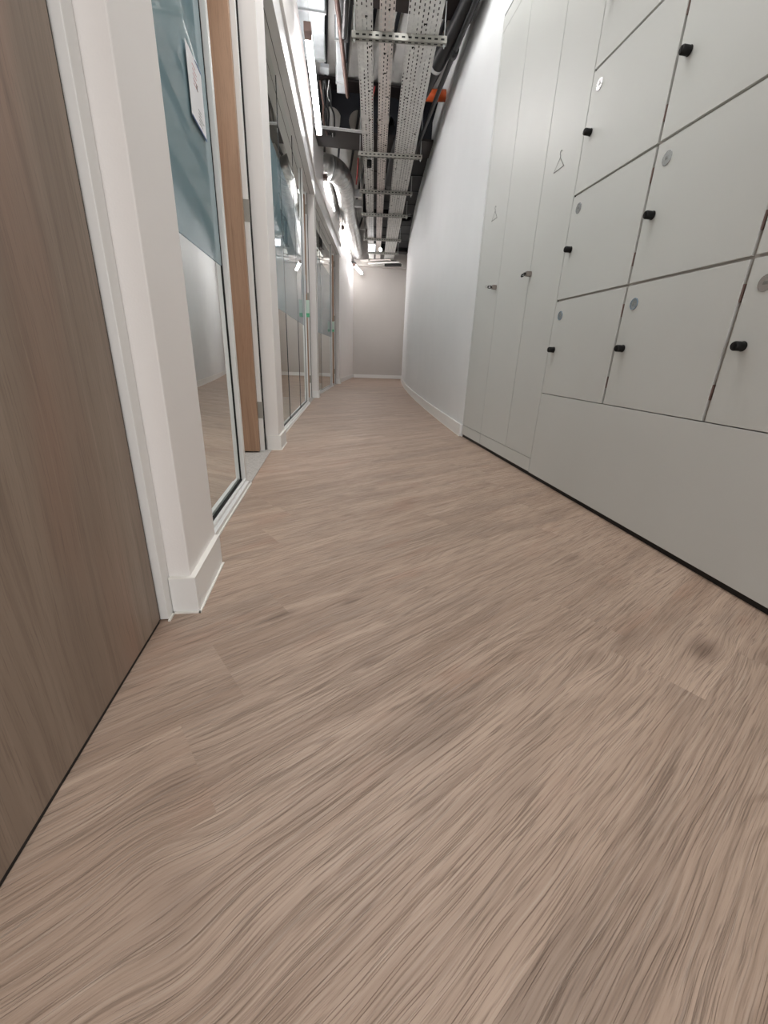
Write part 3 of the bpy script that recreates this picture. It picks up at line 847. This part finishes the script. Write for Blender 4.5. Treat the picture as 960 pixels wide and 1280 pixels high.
# ------------------------------------------------------------------ steel beams
def beam(y0, z0, z1, fw, label, holes=True, x0=-.30, x1=1.62, m=BEAM):
    root = empty('steel_beam', ((x0 + x1) / 2, y0, z0), 0, label=label, cat='beam')
    off = Vector(root.location)
    def P(o): o.parent = root; o.matrix_parent_inverse = Matrix.Translation(-off); return o
    bm = nb(); box(bm, x0, x1, y0 - fw / 2, y0 + fw / 2, z0, z0 + .022); box(bm, x0, x1, y0 - fw / 2, y0 + fw / 2, z1 - .022, z1 - .001)
    P(link('flange', bm, BEAMB))
    # web with circular openings
    bm = nb(); h0, h1 = z0 + .022, z1 - .022; zc = 3.255 if holes else 0; r = .118; pitch = .33
    if not holes:
        box(bm, x0, x1, y0 - .006, y0 + .006, h0, h1)
    else:
        n = int((x1 - x0) / pitch); 
        for i in range(n):
            a, b = x0 + i * pitch, x0 + (i + 1) * pitch; c = (a + b) / 2; N = 32
            for sgn in (-.006, .006):
                inner = [bm.verts.new((c + r * math.cos(t), y0 + sgn, zc + r * math.sin(t))) for t in [2 * math.pi * k / N for k in range(N)]]
                outer = []
                for k in range(N):
                    t = 2 * math.pi * k / N; ct, s_ = math.cos(t), math.sin(t)
                    q = min((b - a) / 2 / max(abs(ct), 1e-6), ((h1 - zc) if s_ > 0 else (zc - h0)) / max(abs(s_), 1e-6))
                    outer.append(bm.verts.new((c + q * ct, y0 + sgn, zc + q * s_)))
                for k in range(N): bm.faces.new((inner[k], inner[(k + 1) % N], outer[(k + 1) % N], outer[k]))
                # corner fills
            for sx in (-1, 1):
                for sz in (-1, 1):
                    kk = [(math.atan2(sz, sx) + 2 * math.pi) % (2 * math.pi)]
        box(bm, x0 + n * pitch, x1, y0 - .006, y0 + .006, h0, h1)
    P(link('web', bm, m))
    return root
beam(6.36, 3.06, DECKZ - .036, .44, 'dark steel beam with round web openings crossing above the trays', x0=-.333)
beam(4.10, 3.10, DECKZ - .036, .42, 'dark steel beam crossing overhead nearest the camera', holes=False, x0=.28)
beam(9.3, 3.10, DECKZ - .036, .30, 'dark steel beam beyond the bend of the silver duct', holes=True, x1=1.75, x0=.82)
beam(11.7, 3.02, DECKZ - .036, .30, 'dark steel beam closest to the end wall', holes=False, x1=2.15, x0=1.16)

# grey duct between the beams on the left, added black boxes for the unlit void over the trays
def rect_duct(name, x0, x1, y0, y1, z0, z1, m, label, rz=0.0, fl=GALV):
    root = empty(name, ((x0 + x1) / 2, y0, z0), 0, label=label, cat='duct')
    w2 = (x1 - x0) / 2; L = y1 - y0; h = z1 - z0
    root.rotation_euler = (0, 0, rz)
    bm = nb(); box(bm, -w2, w2, 0, L, 0, h); link('duct_body', bm, m, root, bevel=.006)
    bm = nb(); k = .02
    while k < L - .03:
        t = .012
        box(bm, -w2 - t, w2 + t, k, k + .02, -t, h + t); k += .62
    split(link('flange_joint', bm, fl, root))
    return root
rect_duct('rectangular_duct', -.20, .075, 3.0, 5.56, 3.36, 3.54, GALVB, 'flat pale galvanised duct under the ceiling at the left bulkhead')
rect_duct('box_trunking', .085, .175, 3.0, 5.70, 3.20, 3.34, GALVB, 'slim bright galvanised trunking running away under the ceiling', -.045)
rect_duct('rectangular_duct', .60, 1.02, 6.75, 9.05, 3.14, 3.42, VOID_DARK, 'black lagged duct above the cable trays past the first beam', -TH, BLKP)  # this and the next two: black boxes added as void darkness
rect_duct('rectangular_duct', 1.10, 1.55, 6.62, 12.2, 3.10, 3.50, VOID_DARK, 'black lagged duct running above the curved right wall', -TH * 1.2, BLKP)
rect_duct('rectangular_duct', .95, 1.35, 9.5, 11.5, 3.14, 3.40, VOID_DARK, 'black lagged duct above the far part of the cable trays', -TH, BLKP)
o = tb('brown_steel_angle', BROWN, [(.095, 3.9, 3.16), (.192, 4.64, 3.16), (.285, 5.40, 3.16), (.315, 5.65, 3.16)], .020, 4); tag(o, 'thin brown steel angle beside the slim galvanised trunking', 'steel angle')
o = tb('black_pipe', BLKP, [(.212, 3.0, 3.02), (.222, 4.48, 3.02), (.224, 4.56, 3.05), (.225, 4.585, 3.12), (.225, 4.585, 3.18)], .022, 14); tag(o, 'short black pipe turning up to the ceiling left of the trays', 'pipe')
# big black pipe with white clip
root = empty('lagged_pipe', (0, 0, 0), label='thick black insulated pipe with a white clip along the right of the trays', cat='pipe')
tb('pipe_body', BLKP, catmull([(1.06, 2.4, 3.02), (1.075, 3.4, 3.02), (1.10, 3.9, 3.02), (1.045, 4.7, 3.02), (.985, 5.4, 3.0), (.955, 6.2, 2.995), (1.03, 7.4, 2.995)], 8), .062, 20, root)
bm = nb(); tube(bm, [(1.046, 4.66, 3.02), (1.042, 4.70, 3.02)], .065, 20); link('pipe_clip', bm, WHITEP, root)
root = empty('thin_pipe', (0, 0, 0), label='thin black pipe between the thick insulated pipe and the right wall', cat='pipe')
tb('pipe_body', BLKP, catmull([(1.08, 2.4, 2.93), (1.10, 3.8, 2.93), (1.11, 4.5, 2.93), (1.145, 5.3, 2.95), (1.2, 6.6, 2.98)], 8), .020, 12, root)
bm = nb(); tube(bm, [(1.107, 4.30, 2.93), (1.109, 4.38, 2.93)], .030, 14); link('pipe_collar', bm, BLKP, root)
o = tb('orange_pipe', ORANGE, [(1.08, 5.40, 3.14), (1.335, 5.36, 3.14)], .048, 18); tag(o, 'short orange pipe crossing behind the black pipes', 'pipe')
# perforated strip along the first beam
o = bx('perforated_strip', slot_mat('punched_white_strip', (.70, .72, .73), .03, .03, .014, .014, False), (-.28, .62, 6.05, 6.11, 3.05, 3.056)); tag(o, 'pale punched metal strip along the near edge of the round-holed beam', 'metal strip')
# cables beside the nearest tube light
root = empty('cable_bundle', (0, 0, 0), label='tangle of dark and white cables hanging beside the nearest tube light', cat='cable')
for k, (dx, mm) in enumerate(((0, BLKP), (.03, BLKP), (.055, WHITEP), (-.02, BROWN), (.08, BLKP))):
    rr = random.Random(k); pts = [(.055 + dx + rr.uniform(-.015, .015) + .012 * j, 5.74 + .10 * j, 3.30 - .05 * j + rr.uniform(-.02, .02)) for j in range(6)]
    tb('cable', mm, catmull(pts, 5), .010 if mm is not WHITEP else .004, 8, root)
o = bx('pale_bracket', GALVB, (.035, .12, 5.585, 5.70, 3.34, 3.37)); tag(o, 'pale flat bracket at the end of the galvanised duct beside the nearest tube light', 'bracket')
# red cables
o = tb('red_cable', RED, catmull([(.60, 5.6, 3.25), (.57, 5.7, 3.12), (.60, 5.85, 3.05), (.58, 6.0, 3.0), (.62, 6.08, 2.96)], 8), .006, 8); tag(o, 'red cable looping down between the left and middle trays', 'cable')
o = tb('red_cable', RED, catmull([(.52, 6.75, 3.04), (.54, 7.1, 3.0), (.56, 7.6, 3.03)], 8), .010, 8); tag(o, 'red cable running left of the trays beyond the beam', 'cable')
# sensor under the left tray
root = empty('ceiling_sensor', (.625, 6.30, 2.80), label='small black cylindrical sensor hanging under the left tray', cat='sensor')
bm = nb(); tube(bm, [(0, 0, 0), (0, 0, .07)], .030, 20); link('sensor_body', bm, BLK, root)
bm = nb(); tube(bm, [(0, 0, .0705), (0, 0, .098)], .018, 16); link('sensor_mount', bm, WHITEP, root)
# white boxes
for i, (x, y, z, lab) in enumerate(((.62, 8.05, 3.0, 'upper of two small white boxes left of the trays'), (.66, 8.45, 2.98, 'lower of two small white boxes left of the trays'),
                      (.30, 9.0, 2.92, 'pale box beside the far tube lights'))):
    root = empty('junction_box', (x, y, z), -TH, label=lab, cat='box')
    bm = nb(); box(bm, -.06, .06, -.03, .03, 0, .10); link('box_body', bm, WHITEP, root, bevel=.004)
    bm = nb(); box(bm, -.052, .052, -.034, -.0305, .008, .092); link('box_lid', bm, WHITEP, root, bevel=.002)
    bm = nb(); tube(bm, [(0, 0, .1005), (0, 0, DECKZ - z)], .004, 8); link('drop_rod', bm, GALV, root)
# lit sign
root = empty('lit_sign', (1.10, 10.2, 2.70), -TH, label='small lit white sign hanging left of the far trays', cat='sign')
bm = nb(); box(bm, -.075, .075, -.012, .012, 0, .12); link('sign_panel', bm, SIGNL, root, bevel=.002)
bm = nb(); box(bm, -.085, .085, -.02, .02, .1205, .145); tube(bm, [(0, 0, .145), (0, 0, DECKZ - 2.70)], .004, 8); link('sign_bracket', bm, WHITEP, root)
root = empty('spotlight', (1.32, 10.4, 2.78), 0, label='small bright spotlight among the far trays', cat='light')
bm = nb(); tube(bm, [(0, 0, 0), (0, 0.05, .02)], .032, 18); link('lamp_face', bm, emit('spot_glow', (1, .98, .95), 4.0), root)
bm = nb(); tube(bm, [(0, .0515, .021), (0, .10, .04)], .036, 18); tube(bm, [(0, .08, .06), (0, .08, DECKZ - 2.78)], .004, 8); link('lamp_body', bm, WHITEP, root)
# far cluster of crossing trays and a disc against the end wall
root = empty('cable_tray', (1.75, 11.9, 2.80), math.radians(58), label='perforated tray crossing diagonally at the far end, lower right of the trays', cat='cable tray')
bm = nb(); box(bm, -.12, .12, -.30, .55, 0, .002); box(bm, -.12, -.118, -.30, .55, .002, .03); box(bm, .118, .12, -.30, .55, .002, .03); link('tray_bed', bm, TRAY, root)
root = empty('cable_tray', (1.42, 12.0, 2.86), math.radians(66), label='short perforated tray crossing diagonally at the far end, under the left and middle trays', cat='cable tray')
bm = nb(); box(bm, -.10, .10, -.40, .40, 0, .002); box(bm, -.10, -.098, -.40, .40, .002, .026); box(bm, .098, .10, -.40, .40, .002, .026); link('tray_bed', bm, TRAYP, root)
root = empty('black_trunking', (1.9, 11.75, 2.74), math.radians(64), label='black trunking crossing diagonally at the far end by the right wall', cat='trunking')
bm = nb(); box(bm, -.05, .05, -.12, .30, 0, .05); link('trunking_body', bm, BLK, root, bevel=.003)
root = empty('ceiling_disc', (.76, 12.1, 2.80), 0, label='flat dark round disc hanging by the end wall left of the small tube light', cat='vent')
bm = nb(); tube(bm, [(0, 0, 0), (0, 0, .015)], [.16, .15], 28); link('disc_plate', bm, BLK, root)
bm = nb(); tube(bm, [(0, 0, .0155), (0, 0, DECKZ - 2.80)], .006, 8); link('drop_rod', bm, GALV, root)
# bulkhead/ceiling drop above the end wall
struct(bx('ceiling', ENDW, (CL(12.2) - .4, CR(12.2) + .1, 12.25, YEND, 2.80, DECKZ)))
